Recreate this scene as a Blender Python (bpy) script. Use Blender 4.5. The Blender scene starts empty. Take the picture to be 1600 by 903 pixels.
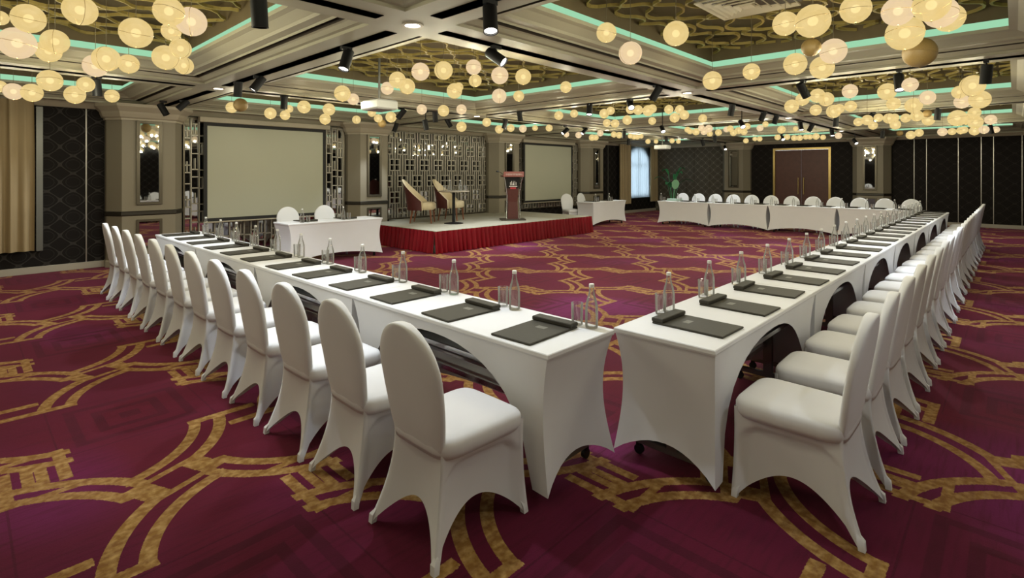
import bpy, bmesh, math, random
from mathutils import Vector, Matrix
PI = math.pi
sin, cos = math.sin, math.cos
random.seed(7)
SC = bpy.context.scene
COL = SC.collection
# ------------------------------------------------------------------ camera
FPX, Y0, CAMH = 825.0, 271.3, 1.59
HD = math.radians(43.6)
DV = Vector((cos(HD), sin(HD), 0)); RV = Vector((sin(HD), -cos(HD), 0))   # view direction, camera right
cam_d = bpy.data.cameras.new('camera'); cam = bpy.data.objects.new('camera', cam_d); COL.objects.link(cam)
cam.location = (0, 0, CAMH); cam.rotation_euler = (PI/2, 0, HD - PI/2)
cam_d.sensor_width = 36; cam_d.lens = FPX/1600*36; cam_d.shift_y = -(451.5-Y0)/1600; cam_d.clip_start = .05
SC.camera = cam
# ------------------------------------------------------------------ world, exposure
w = bpy.data.worlds.new('world'); SC.world = w; w.use_nodes = True
w.node_tree.nodes['Background'].inputs[0].default_value = (.82, .92, 1, 1)
w.node_tree.nodes['Background'].inputs[1].default_value = 3.6
SC.view_settings.view_transform = 'Standard'; SC.view_settings.look = 'None'
SC.view_settings.gamma = 1; SC.view_settings.use_curve_mapping = False
SC.view_settings.exposure = 0.0
SC.cycles.max_bounces = 7; SC.cycles.diffuse_bounces = 4; SC.cycles.glossy_bounces = 4
SC.cycles.transmission_bounces = 4; SC.cycles.transparent_max_bounces = 14
SC.cycles.sample_clamp_indirect = 3.0; SC.cycles.caustics_reflective = False; SC.cycles.caustics_refractive = False
SC.cycles.use_denoising = True
GLOBE_W, SPOT_W, DOWN_W = 33.0, 84.0, 40.0
GLOW = .95
# ------------------------------------------------------------------ room layout
V_WALL, U_BACK, V_RIGHT, U_NEAR = 11.3, 20.9, -5.6, -5.0
ZB = 2.77
U_LINES = [-2.4, 2.49, 7.34, 12.1, 16.8]
V_LINES = [-.62, 3.46, 7.98]
U_COF = [(-4.6, -3.08), (-1.72, 1.81), (3.17, 6.66), (8.02, 11.42), (12.78, 16.12), (17.48, 20.35)]
V_COF = [(-5.0, -1.3), (.04, 2.78), (4.14, 7.30), (8.66, 10.55)]

# ================================================================== helpers
def link(name, me, mat=None, parent=None, smooth=False):
    o = bpy.data.objects.new(name, me); COL.objects.link(o)
    if mat is not None:
        for m_ in (mat if isinstance(mat, (list, tuple)) else [mat]): me.materials.append(m_)
    if parent: o.parent = parent
    if smooth:
        for p in me.polygons: p.use_smooth = True
    return o
class MB:
    def __init__(s): s.v = []; s.f = []; s.m = []; s.k = 0
    def add(s, vs, fs):
        b = len(s.v); s.v += [tuple(v) for v in vs]; s.f += [tuple(b+i for i in f) for f in fs]; s.m += [s.k]*len(fs); return s
    def box(s, x0, x1, y0, y1, z0, z1):
        return s.add([(x0,y0,z0),(x1,y0,z0),(x1,y1,z0),(x0,y1,z0),(x0,y0,z1),(x1,y0,z1),(x1,y1,z1),(x0,y1,z1)],
                     [(3,2,1,0),(4,5,6,7),(0,1,5,4),(1,2,6,5),(2,3,7,6),(3,0,4,7)])
    def rbox(s, x0, x1, y0, y1, z0, z1, r=.01):      # box with a chamfered top and bottom rim
        rings = [(r, z0), (0, z0+r), (0, z1-r), (r, z1)]
        return s.loft([[(x0+d,y0+d,z),(x1-d,y0+d,z),(x1-d,y1-d,z),(x0+d,y1-d,z)] for d, z in rings])
    def loft(s, rings, cap=True, close=True):
        n = len(rings[0]); vs = [p for r in rings for p in r]; fs = []
        for i in range(len(rings)-1):
            for j in range(n if close else n-1):
                a = i*n+j; b = i*n+(j+1) % n
                fs.append((a, b, b+n, a+n))
        if cap: fs.append(tuple(range(n-1, -1, -1))); fs.append(tuple(range((len(rings)-1)*n, len(rings)*n)))
        return s.add(vs, fs)
    def lathe(s, prof, n=16, c=(0,0,0), cap=True):
        return s.loft([[(c[0]+r*cos(2*PI*j/n), c[1]+r*sin(2*PI*j/n), c[2]+z) for j in range(n)] for r, z in prof], cap)
    def tube(s, pts, r, n=8, cap=True):
        pts = [Vector(p) for p in pts]; rings = []
        for i, p in enumerate(pts):
            t = (pts[min(i+1, len(pts)-1)] - pts[max(i-1, 0)]).normalized()
            a = t.orthogonal() if i == 0 else (a - t*a.dot(t)); a.normalize(); b = t.cross(a)
            rr = r[i] if isinstance(r, (list, tuple)) else r
            rings.append([tuple(p + (a*cos(2*PI*j/n) + b*sin(2*PI*j/n))*rr) for j in range(n)])
        return s.loft(rings, cap)
    def grid(s, rows, close=False):
        return s.loft(rows, cap=False, close=close)
    def xf(s, M, start=0):
        s.v = s.v[:start] + [tuple(M @ Vector(v)) for v in s.v[start:]]; return s
    def mesh(s, name, smooth=False, angle=None):
        me = bpy.data.meshes.new(name); me.from_pydata(s.v, [], s.f)
        me.polygons.foreach_set('material_index', s.m)
        bm = bmesh.new(); bm.from_mesh(me)
        bmesh.ops.recalc_face_normals(bm, faces=bm.faces)
        if smooth:
            for f in bm.faces: f.smooth = True
            if angle:
                for e in bm.edges:
                    if len(e.link_faces) == 2 and e.calc_face_angle(0) > angle: e.smooth = False
        bm.to_mesh(me); bm.free(); return me
    def build(s, name, mat, parent=None, smooth=False, angle=.6):
        return link(name, s.mesh(name, smooth, angle), mat, parent)
def tag(o, label=None, cat=None, group=None, kind=None):
    if label: o['label'] = label
    if cat: o['category'] = cat
    if group: o['group'] = group
    if kind: o['kind'] = kind
    return o
def empty(name, loc=(0,0,0), rz=0, label=None, cat=None, group=None):
    o = bpy.data.objects.new(name, None); COL.objects.link(o); o.location = loc; o.rotation_euler = (0,0,rz)
    o.empty_display_size = .1
    return tag(o, label, cat, group)
KIDS = {}
def copy_tree(o, parent=None):
    c = o.copy(); COL.objects.link(c)
    if parent: c.parent = parent
    for ch in o.children: copy_tree(ch, c)
    return c
ORD = ['first','second','third','fourth','fifth','sixth','seventh','eighth','ninth','tenth','eleventh','twelfth','thirteenth','fourteenth','fifteenth','sixteenth','seventeenth','eighteenth','nineteenth','twentieth','twenty-first','twenty-second','twenty-third','twenty-fourth','twenty-fifth','twenty-sixth','twenty-seventh','twenty-eighth','twenty-ninth','thirtieth','thirty-first','thirty-second','thirty-third','thirty-fourth','thirty-fifth','thirty-sixth']
def struct(o): o['kind'] = 'structure'; return o
def ray(x, y):      # direction through a pixel of the 1600x903 frame, unit depth
    return DV + RV*((x-800)/FPX) + Vector((0,0,1))*((Y0-y)/FPX)
def px_of(p):
    q = Vector(p) - Vector((0,0,CAMH)); d = q.dot(DV); return 800+FPX*q.dot(RV)/d, Y0-FPX*q.z/d

# ================================================================== materials
class X:      # tiny expression wrapper over math nodes
    def __init__(s, nt, sock): s.nt = nt; s.s = sock
    def op(s, o, b=None, c=None, clamp=False):
        n = s.nt.nodes.new('ShaderNodeMath'); n.operation = o; n.use_clamp = clamp
        s.nt.links.new(s.s, n.inputs[0])
        for i, q in ((1, b), (2, c)):
            if q is None: continue
            if isinstance(q, X): s.nt.links.new(q.s, n.inputs[i])
            else: n.inputs[i].default_value = q
        return X(s.nt, n.outputs[0])
    def __add__(s, b): return s.op('ADD', b)
    def __sub__(s, b): return s.op('SUBTRACT', b)
    def __mul__(s, b): return s.op('MULTIPLY', b)
    def __truediv__(s, b): return s.op('DIVIDE', b)
    def __neg__(s): return s*-1.0
    def gt(s, b): return s.op('GREATER_THAN', b)
    def lt(s, b): return s.op('LESS_THAN', b)
    def mx(s, b): return s.op('MAXIMUM', b)
    def mn(s, b): return s.op('MINIMUM', b)
    def ab(s): return s.op('ABSOLUTE')
    def wrap(s, P): return ((s + P/2).op('FLOORED_MODULO', P)) - P/2
def rgb(*c): return (c[0], c[1], c[2], 1)
def mat(name, color, rough=.6, metal=0, noise=.0, nscale=20, bump=0, bscale=80, spec=None, sheen=0, emit=None, estr=0):
    m = bpy.data.materials.new(name); m.use_nodes = True; nt = m.node_tree; b = nt.nodes['Principled BSDF']
    b.inputs['Base Color'].default_value = rgb(*color); b.inputs['Roughness'].default_value = rough; b.inputs['Metallic'].default_value = metal
    if spec is not None: b.inputs['Specular IOR Level'].default_value = spec
    if sheen: b.inputs['Sheen Weight'].default_value = sheen
    if emit: b.inputs['Emission Color'].default_value = rgb(*emit); b.inputs['Emission Strength'].default_value = estr
    tc = nt.nodes.new('ShaderNodeTexCoord')
    if noise:
        n = nt.nodes.new('ShaderNodeTexNoise'); n.inputs['Scale'].default_value = nscale; n.inputs['Detail'].default_value = 3
        nt.links.new(tc.outputs['Object'], n.inputs['Vector'])
        mx = nt.nodes.new('ShaderNodeMix'); mx.data_type = 'RGBA'
        mx.inputs[6].default_value = rgb(*[c*(1-noise) for c in color]); mx.inputs[7].default_value = rgb(*[min(1, c*(1+noise)) for c in color])
        nt.links.new(n.outputs['Fac'], mx.inputs[0]); nt.links.new(mx.outputs[2], b.inputs['Base Color'])
    if bump:
        n = nt.nodes.new('ShaderNodeTexNoise'); n.inputs['Scale'].default_value = bscale; nt.links.new(tc.outputs['Object'], n.inputs['Vector'])
        bp = nt.nodes.new('ShaderNodeBump'); bp.inputs['Strength'].default_value = bump; bp.inputs['Distance'].default_value = .01
        nt.links.new(n.outputs['Fac'], bp.inputs['Height']); nt.links.new(bp.outputs[0], b.inputs['Normal'])
    return m
def emis(name, color, s):
    m = bpy.data.materials.new(name); m.use_nodes = True; nt = m.node_tree; nt.nodes.remove(nt.nodes['Principled BSDF'])
    e = nt.nodes.new('ShaderNodeEmission'); e.inputs[0].default_value = rgb(*color); e.inputs[1].default_value = s
    nt.links.new(e.outputs[0], nt.nodes['Material Output'].inputs[0]); return m
M = {}
M['cover'] = mat('white_spandex', (.715,.72,.76), .75, noise=.03, nscale=6, sheen=.15)
M['cover_in'] = mat('white_linen', (.72,.72,.73), .8)
M['cream'] = mat('cream_plaster', (.375,.355,.262), .55, noise=.05, nscale=3)
M['column'] = mat('taupe_plaster', (.235,.205,.15), .6, noise=.05, nscale=2)
M['capital'] = mat('cream_cornice', (.42,.37,.28), .5)
M['stripe'] = mat('dark_brown_inlay', (.035,.025,.016), .4)
M['black'] = mat('black_metal', (.006,.006,.0065), .55, spec=.3)
M['track'] = mat('black_track', (.006,.006,.007), .5)
M['rail'] = mat('dark_bronze_rail', (.035,.03,.022), .35, metal=.3)
M['base'] = mat('stone_baseboard', (.42,.38,.32), .4)
M['frame'] = mat('bronze_frame', (.10,.085,.06), .35, metal=.6)
M['mirror'] = mat('mirror_glass', (.50,.50,.50), .02, metal=1)
M['lattice'] = mat('brushed_lattice', (.36,.33,.27), .4, metal=.3)
M['screen'] = mat('screen_fabric', (.42,.42,.33), .75, noise=.01, nscale=2)
M['scrframe'] = mat('black_screen_border', (.01,.009,.009), .7)
M['folder'] = mat('charcoal_leatherette', (.040,.036,.028), .62, spec=.25, noise=.1, nscale=60, bump=.05)
M['folder_print'] = mat('silver_stamp', (.11,.105,.09), .5)
M['cap'] = mat('white_cap', (.8,.8,.8), .4)
M['skirt'] = mat('red_pleated_satin', (.19,.002,.008), .38, noise=.2, nscale=7, spec=.25)
M['deck'] = mat('stage_carpet', (.36,.34,.27), .9, noise=.08, nscale=12)
M['curtain'] = mat('beige_curtain', (.35,.265,.15), .75, noise=.06, nscale=4)
M['seatcream'] = mat('cream_upholstery', (.62,.52,.34), .6, noise=.05)
M['armred'] = mat('oxblood_leather', (.07,.012,.010), .4)
M['wood'] = mat('reddish_wood', (.17,.055,.02), .4, noise=.3, nscale=9)
M['tabletopdark'] = mat('dark_tabletop', (.28,.24,.18), .3)
M['lectern'] = mat('mahogany_panel', (.09,.022,.018), .4, noise=.2)
M['lecsign'] = mat('rose_sign', (.30,.10,.09), .4)
M['white'] = mat('white_print', (.75,.72,.70), .5)
M['redprint'] = mat('red_print', (.45,.03,.04), .5)
M['chrome'] = mat('chrome', (.75,.75,.75), .15, metal=1)
M['brass'] = mat('brass', (.42,.30,.11), .3, metal=.8)
M['door'] = mat('door_leather', (.085,.026,.017), .5, noise=.25, nscale=8, bump=.2, bscale=12)
M['net'] = mat('gilded_net', (.34,.27,.085), .4, metal=.2)
M['panel'] = mat('coffer_panel', (.125,.095,.045), .7, noise=.2, nscale=5)
M['vent'] = mat('vent_cream', (.5,.45,.34), .5)
M['leaf'] = mat('green_leaf', (.06,.30,.13), .45, noise=.3)
M['leafpale'] = mat('pale_leaf', (.30,.62,.38), .45)
M['pot'] = mat('dark_pot', (.04,.035,.03), .4)
M['steel'] = mat('grey_steel', (.16,.16,.15), .4, metal=.5)
M['teal'] = mat('pale_teal_box', (.45,.62,.58), .6)
M['lens'] = emis('lamp_lens', (1, .95, .85), 9)
M['lensoff'] = mat('dark_lens', (.05,.05,.05), .1)
M['led'] = emis('green_cove_led', (.40, .80, .50), .85)  # green cove light put into the wall band as emission
M['seam'] = mat('globe_seam', (.25,.16,.05), .6)
M['innerbulb'] = emis('inner_bulb', (1, .93, .70), 2.2)
M['cord'] = mat('thin_cord', (.12,.10,.06), .6)
M['brownglobe'] = mat('brown_shell', (.30,.20,.07), .5, noise=.2, nscale=18)
M['backpanel'] = mat('silver_joint', (.35,.33,.30), .3, metal=.7)
M['shelf'] = mat('grey_shelf', (.45,.45,.44), .5)
M['proj'] = mat('grey_projector', (.45,.45,.43), .5)
def glass_mat(name, tint, refl=.9, base=.06):
    m = bpy.data.materials.new(name); m.use_nodes = True; nt = m.node_tree; nt.nodes.remove(nt.nodes['Principled BSDF'])
    t = nt.nodes.new('ShaderNodeBsdfTransparent'); t.inputs[0].default_value = rgb(*tint)
    g = nt.nodes.new('ShaderNodeBsdfGlossy'); g.inputs['Roughness'].default_value = .04; g.inputs[0].default_value = rgb(.95,.95,.95)
    lw = nt.nodes.new('ShaderNodeFresnel'); lw.inputs[0].default_value = 1.5
    a = nt.nodes.new('ShaderNodeMath'); a.operation = 'MULTIPLY_ADD'; a.inputs[1].default_value = refl; a.inputs[2].default_value = base; a.use_clamp = True
    nt.links.new(lw.outputs[0], a.inputs[0])
    df = nt.nodes.new('ShaderNodeBsdfDiffuse'); df.inputs[0].default_value = rgb(.8,.8,.8)
    gd = nt.nodes.new('ShaderNodeMixShader'); gd.inputs[0].default_value = .4; nt.links.new(g.outputs[0], gd.inputs[1]); nt.links.new(df.outputs[0], gd.inputs[2]); g = gd
    mx = nt.nodes.new('ShaderNodeMixShader'); nt.links.new(a.outputs[0], mx.inputs[0]); nt.links.new(t.outputs[0], mx.inputs[1]); nt.links.new(g.outputs[0], mx.inputs[2])
    nt.links.new(mx.outputs[0], nt.nodes['Material Output'].inputs[0]); return m
M['glass'] = glass_mat('clear_glass', (.985,.99,.985), .9, .06)
M['bottle'] = glass_mat('bottle_glass', (.97,.98,.975), 1.1, .07)
def globe_mat(name, c1, c2, glow, clear):
    m = bpy.data.materials.new(name); m.use_nodes = True; nt = m.node_tree; nt.nodes.remove(nt.nodes['Principled BSDF'])
    tc = nt.nodes.new('ShaderNodeTexCoord'); n = nt.nodes.new('ShaderNodeTexNoise'); n.inputs['Scale'].default_value = 1.5; n.inputs['Detail'].default_value = 3
    nt.links.new(tc.outputs['Object'], n.inputs['Vector'])
    cr = nt.nodes.new('ShaderNodeMix'); cr.data_type = 'RGBA'; cr.inputs[6].default_value = rgb(*c1); cr.inputs[7].default_value = rgb(*c2)
    nt.links.new(n.outputs['Fac'], cr.inputs[0])
    e = nt.nodes.new('ShaderNodeEmission'); nt.links.new(cr.outputs[2], e.inputs[0]); e.inputs[1].default_value = glow
    tr = nt.nodes.new('ShaderNodeBsdfTransparent'); tr.inputs[0].default_value = rgb(1,.90,.70)
    mx = nt.nodes.new('ShaderNodeMixShader'); mx.inputs[0].default_value = clear; nt.links.new(e.outputs[0], mx.inputs[1]); nt.links.new(tr.outputs[0], mx.inputs[2])
    nt.links.new(mx.outputs[0], nt.nodes['Material Output'].inputs[0]); return m
M['globe'] = globe_mat('lit_globe_shell', (1.0,.80,.40), (.80,.58,.20), GLOW, .30)
M['globepale'] = globe_mat('pale_lit_globe_shell', (.98,.77,.50), (.90,.68,.42), GLOW, .30)
M['halo'] = globe_mat('inner_diffuser', (1,.85,.5), (1,.85,.5), .8, .55)  # added glowing sphere, paints a soft falloff around the bulb
def sheer_mat():
    m = bpy.data.materials.new('sheer_curtain'); m.use_nodes = True; nt = m.node_tree; nt.nodes.remove(nt.nodes['Principled BSDF'])
    a = nt.nodes.new('ShaderNodeBsdfTranslucent'); a.inputs[0].default_value = rgb(.75,.82,.86)
    b = nt.nodes.new('ShaderNodeBsdfTransparent'); b.inputs[0].default_value = rgb(.9,.95,1)
    mx = nt.nodes.new('ShaderNodeMixShader'); mx.inputs[0].default_value = .25
    nt.links.new(a.outputs[0], mx.inputs[1]); nt.links.new(b.outputs[0], mx.inputs[2]); nt.links.new(mx.outputs[0], nt.nodes['Material Output'].inputs[0]); return m
M['sheer'] = sheer_mat()
def paper_mat(name, dark, light, axis, a=.30, c=.30, rough=.5):     # dark wallpaper with a woven ogee trellis
    m = bpy.data.materials.new(name); m.use_nodes = True; nt = m.node_tree; b = nt.nodes['Principled BSDF']
    g = nt.nodes.new('ShaderNodeNewGeometry'); sp = nt.nodes.new('ShaderNodeSeparateXYZ'); nt.links.new(g.outputs['Position'], sp.inputs[0])
    h = X(nt, sp.outputs[axis]); z = X(nt, sp.outputs[2])
    kx, kz = 2*PI/a, 2*PI/c
    f = (h*kx).op('COSINE') + (z*kz).op('COSINE') + (h*kx).op('COSINE')*(z*kz).op('COSINE')*.35
    line = (f + .35).ab().lt(.15)
    inner = (f - .75).ab().lt(.12)
    k = (line + inner*.55).mn(1.0)
    n = nt.nodes.new('ShaderNodeTexNoise'); n.inputs['Scale'].default_value = 30; nt.links.new(g.outputs['Position'], n.inputs['Vector'])
    k = k * (X(nt, n.outputs['Fac'])*.8 + .55)
    mx = nt.nodes.new('ShaderNodeMix'); mx.data_type = 'RGBA'; nt.links.new(k.s, mx.inputs[0]); mx.inputs[6].default_value = rgb(*dark); mx.inputs[7].default_value = rgb(*light)
    nt.links.new(mx.outputs[2], b.inputs['Base Color']); b.inputs['Roughness'].default_value = .75; b.inputs['Specular IOR Level'].default_value = .2
    return m
M['paperA'] = paper_mat('dark_trellis_wallpaper', (.0085,.0065,.0058), (.036,.032,.029), 0, .33, .29)
M['paperB'] = paper_mat('dark_trellis_wallpaper_back', (.0095,.007,.006), (.022,.018,.0155), 1, .33, .29)
M['paperC'] = paper_mat('grey_trellis_wallpaper', (.085,.075,.058), (.19,.17,.135), 1, .33, .29)  # same trellis, with the spotlights' brightness put into its colours
def carpet_mat():
    m = bpy.data.materials.new('patterned_carpet'); m.use_nodes = True; nt = m.node_tree; b = nt.nodes['Principled BSDF']
    g = nt.nodes.new('ShaderNodeNewGeometry'); sp = nt.nodes.new('ShaderNodeSeparateXYZ')
    def noise(scale, detail=2, vec=None):
        n = nt.nodes.new('ShaderNodeTexNoise'); n.inputs['Scale'].default_value = scale; n.inputs['Detail'].default_value = detail
        nt.links.new(vec or g.outputs['Position'], n.inputs['Vector']); return X(nt, n.outputs['Fac'])
    nt.links.new(g.outputs['Position'], sp.inputs[0])
    jit = (noise(110, 2) - .5)*.013
    x = X(nt, sp.outputs[0]) + jit; y = X(nt, sp.outputs[1]) + jit
    AX, AY, PX, PY = .79, 3.18, 2.05, 2.15
    def rect(px, py, x0, x1, y0, y1):
        return ((px-(x0+x1)/2).ab() - (x1-x0)/2).mx((py-(y0+y1)/2).ab() - (y1-y0)/2).lt(0.0)
    def bands(px, py, cx, cy, r1, r2, r3, r4):
        r = ((px-cx)*(px-cx) + (py-cy)*(py-cy)).op('SQRT')
        d = (r-(r1+r2)/2).ab() - (r2-r1)/2
        return d.mn((r-(r3+r4)/2).ab() - (r4-r3)/2).lt(0.0)
    def half(px, py):
        k = bands(px, py, -.85, -.35, .67, .735, .79, .855) * rect(px, py, -.68, .02, -.06, .7)
        k = k.mx(bands(px, py, -.40, .75, .635, .70, .77, .84) * rect(px, py, -.2, .5, 0, .66))
        for q in ((.22,.62,.60,.66),(.42,.80,.42,.48),(-.425,-.37,.40,.81),(-.68,-.37,.765,.81)):
            k = k.mx(rect(px, py, *q))
        k = k.mx(rect(px, py, -.565, -.475, .42, .66) - rect(px, py, -.53, -.51, .47, .61))
        return k
    tot = None; gold_tone = None
    for ox, oy in ((0, 0), (PX/2, PY/2)):
        lx = (x - (AX+ox)).wrap(PX); ly = (y - (AY+oy)).wrap(PY)
        k = half(lx, ly).mx(half(-lx, -ly))
        rx = lx*.92 + ly*.39; ry = ly*.92 - lx*.39
        k = k.mx(rect(rx, ry, -.2, .2, -.115, .115)) * (rect(rx, ry, -.085, .085, -.075, .075)*-1.0 + 1.0)
        tot = k if tot is None else tot.mx(k)
    # tone on tone nested squares between the bands
    sx = (x-(AX+PX/2)).wrap(PX); sy = (y-AY).wrap(PY); ch = sx.ab().mx(sy.ab())
    st = ((ch*(1/.13)).op('FRACT')).lt(.42) * ch.lt(.40)
    sx2 = (x-AX).wrap(PX); sy2 = (y-(AY+PY/2)).wrap(PY); ch2 = sx2.ab().mx(sy2.ab())
    st = st.mx(((ch2*(1/.13)).op('FRACT')).lt(.42) * ch2.lt(.40))
    def mixc(f, a, c):
        n = nt.nodes.new('ShaderNodeMix'); n.data_type = 'RGBA'
        if isinstance(f, X): nt.links.new(f.s, n.inputs[0])
        for i, q in ((6, a), (7, c)):
            if isinstance(q, tuple): n.inputs[i].default_value = rgb(*q)
            else: nt.links.new(q, n.inputs[i])
        return n.outputs[2]
    n1 = ((noise(.55, 2)-.42)*4.5).op('MULTIPLY', 1.0, clamp=True)
    base = mixc(n1, (.080,.003,.015), (.072,.003,.024))
    n2 = ((noise(.42, 1, None)-.56)*9.0).op('MULTIPLY', 1.0, clamp=True)
    base = mixc(n2, base, (.125,.011,.082))
    dk = mixc(st*(noise(9,3)*.9+.15), base, (.030,.001,.008))
    # streaky weave
    mp = nt.nodes.new('ShaderNodeMapping'); mp.inputs['Scale'].default_value = (3.0, 26.0, 1); nt.links.new(g.outputs['Position'], mp.inputs[0])
    streak = noise(1.6, 4, mp.outputs[0])
    dk2 = mixc(((streak-.48)*2.4).op('MULTIPLY', 1.0, clamp=True), dk, (.040,.002,.010))
    gn = ((noise(26, 4)-.40)*3.0).op('MULTIPLY', 1.0, clamp=True)
    gold = mixc(gn, (.22,.12,.022), (.47,.31,.11))
    col = mixc(tot*((streak*-.8+1.25).mn(1.0)), dk2, gold)
    nt.links.new(col, b.inputs['Base Color']); b.inputs['Roughness'].default_value = .95; b.inputs['Specular IOR Level'].default_value = .15
    b.inputs['Sheen Weight'].default_value = .22; b.inputs['Sheen Tint'].default_value = (.8,.25,.35,1)
    bp = nt.nodes.new('ShaderNodeBump'); bp.inputs['Strength'].default_value = .25; bp.inputs['Distance'].default_value = .008
    nt.links.new(noise(260, 2).s, bp.inputs['Height']); nt.links.new(bp.outputs[0], b.inputs['Normal'])
    return m
M['carpet'] = carpet_mat()

# ================================================================== shell
struct(MB().box(U_NEAR, U_BACK+.2, V_RIGHT, V_WALL+.2, -.1, 0).build('floor', M['carpet']))
WIN = (18.5, 20.25, .62, 2.66)
wl = MB()
wl.box(U_NEAR, WIN[0], V_WALL, V_WALL+.2, 0, 3.5); wl.box(WIN[1], U_BACK+.2, V_WALL, V_WALL+.2, 0, 3.5)
wl.box(WIN[0], WIN[1], V_WALL, V_WALL+.2, 0, WIN[2])
n = 14; uc = (WIN[0]+WIN[1])/2; rw = (WIN[1]-WIN[0])/2; zs = 1.95       # round-headed window opening
for i in range(n):
    a0, a1 = PI*i/n, PI*(i+1)/n
    u0, u1 = uc-rw*cos(a0), uc-rw*cos(a1); z0, z1 = zs+(WIN[3]-zs)*sin(a0), zs+(WIN[3]-zs)*sin(a1)
    wl.add([(u0,V_WALL,z0),(u1,V_WALL,z1),(u1,V_WALL,3.5),(u0,V_WALL,3.5),(u0,V_WALL+.2,z0),(u1,V_WALL+.2,z1),(u1,V_WALL+.2,3.5),(u0,V_WALL+.2,3.5)],
           [(0,1,2,3),(7,6,5,4),(0,4,5,1)])
struct(wl.build('wall_left', M['paperA']))
DOOR = (4.62, 6.50, 2.52)
wb = MB()
wb.box(U_BACK, U_BACK+.2, V_RIGHT, DOOR[0], 0, 3.5); wb.box(U_BACK, U_BACK+.2, DOOR[1], 8.1, 0, 3.5)
wb.box(U_BACK, U_BACK+.2, DOOR[0], DOOR[1], DOOR[2], 3.5)
wbk = struct(wb.build('wall_back', M['paperB']))
wg = struct(MB().box(U_BACK, U_BACK+.2, 8.1, V_WALL, 0, 3.5).build('wall_back_corner', M['paperC']))
struct(MB().box(U_NEAR, U_BACK+.2, V_RIGHT-.2, V_RIGHT, 0, 3.5).build('wall_right', M['paperA']))
struct(MB().box(U_NEAR-.2, U_NEAR, V_RIGHT-.2, V_WALL+.2, 0, 3.5).build('wall_near', M['paperB']))
for v in (-2.2, -1.0, -.15, .45, .72, 1.24, 2.0, 2.31):
    MB().box(U_BACK-.012, U_BACK, v-.008, v+.008, .1, ZB).build('panel_joint', M['backpanel'], wbk)
for v in (9.9, 9.55, 10.48, 8.9):
    MB().box(U_BACK-.008, U_BACK, v-.006, v+.006, .1, ZB).build('panel_joint', M['frame'], wg)
wleft = bpy.data.objects['wall_left']
for u in (1.49, -.9, -3.2, 17.2): MB().box(u-.009, u+.009, V_WALL-.012, V_WALL, .1, ZB).build('panel_joint', M['backpanel'], wleft)
struct(MB().rbox(U_NEAR, 1.74, V_WALL-.025, V_WALL, 0, .11, .004).build('baseboard_left', M['base']))
struct(MB().rbox(16.6, U_BACK, V_WALL-.025, V_WALL, 0, .11, .004).build('baseboard_window', M['base']))
struct(MB().rbox(U_BACK-.025, U_BACK, V_RIGHT, 2.75, 0, .11, .004).build('baseboard_back', M['base']))
# door
dr = struct(empty('door_1', (U_BACK, (DOOR[0]+DOOR[1])/2, 0))); hw = (DOOR[1]-DOOR[0])/2
f = MB(); f.box(-.03, .12, -hw-.0, -hw+.07, 0, DOOR[2]); f.box(-.03, .12, hw-.07, hw, 0, DOOR[2]); f.box(-.03, .12, -hw+.07, hw-.07, DOOR[2]-.07, DOOR[2])
f.build('door_frame', M['brass'], dr)
for s in (-1, 1):
    lf = MB().rbox(.03, .09, min(s*.004, s*(hw-.07)), max(s*.004, s*(hw-.07)), .01, DOOR[2]-.075, .005).build('door_leaf', M['door'], dr)
    h = MB(); h.tube([(-.04, s*.09, .85), (-.04, s*.09, 1.45)], .014); h.tube([(.03, s*.09, .9), (-.04, s*.09, .9)], .009); h.tube([(.03, s*.09, 1.4), (-.04, s*.09, 1.4)], .009)
    h.build('door_handle', M['brass'], lf, True)
# window
wn = struct(empty('window_1', (uc, V_WALL, 0)))
fr = MB()
arch = [(-rw+.03, WIN[2])] + [(-(rw-.03)*cos(PI*i/16), zs+(WIN[3]-.03-zs)*sin(PI*i/16)) for i in range(17)] + [(rw-.03, WIN[2])]
fr.tube([(a, .1, z) for a, z in arch], .03, 6); fr.tube([(-rw, .1, WIN[2]+.03), (rw, .1, WIN[2]+.03)], .03, 6)
fr.tube([(0, .1, WIN[2]), (0, .1, WIN[3]-.04)], .022, 6); fr.tube([(-rw+.03, .1, zs), (rw-.03, .1, zs)], .022, 6)
fr.build('window_frame', M['white'], wn)
MB().add([(a, .1, z) for a, z in arch], [tuple(range(len(arch)))]).build('pane', M['glass'], wn)
def pleats(name, m_, u0, u1, v, z0, z1, pitch, amp, label, cat, hem=0, smooth=True):
    n = int((u1-u0)/pitch*10); rows = []
    for k in range(9):
        t = k/8; z = z0+(z1-z0)*t
        rows.append([(u0+(u1-u0)*i/n + .012*sin(i*.9+3*t)*t, v+amp*(1.0-.35*t)*sin(2*PI*i/10+.6*sin(i*.21)) + amp*.3*sin(i*.37), z+(hem*sin(i*.5) if k == 0 else 0)) for i in range(n+1)])
    b = MB().grid(rows)
    nb = len(b.v); b.add([(x, y+.012, z) for x, y, z in b.v], [tuple(reversed(q)) for q in list(b.f)])
    return tag(b.build(name, m_, None, smooth, None), label, cat)
pleats('curtain', M['curtain'], -2.9, .83, V_WALL-.16, .38, 2.74, .14, .045, 'long beige pleated curtain covering the left end of the dark patterned wall', 'curtain')
tag(MB().rbox(.86, .94, V_WALL-.07, V_WALL-.02, .36, 2.66, .006).build('roller_blind', M['steel']), 'narrow dark grey blind edge beside the left beige curtain', 'blind')
pleats('curtain', M['curtain'], 17.75, 18.5, V_WALL-.2, .40, 2.74, .15, .045, 'beige curtain hanging left of the bright arched window', 'curtain')
pleats('curtain', M['curtain'], 20.15, 20.72, V_WALL-.2, .42, 2.74, .15, .045, 'beige curtain hanging right of the arched window, next to the plant', 'curtain')
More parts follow.
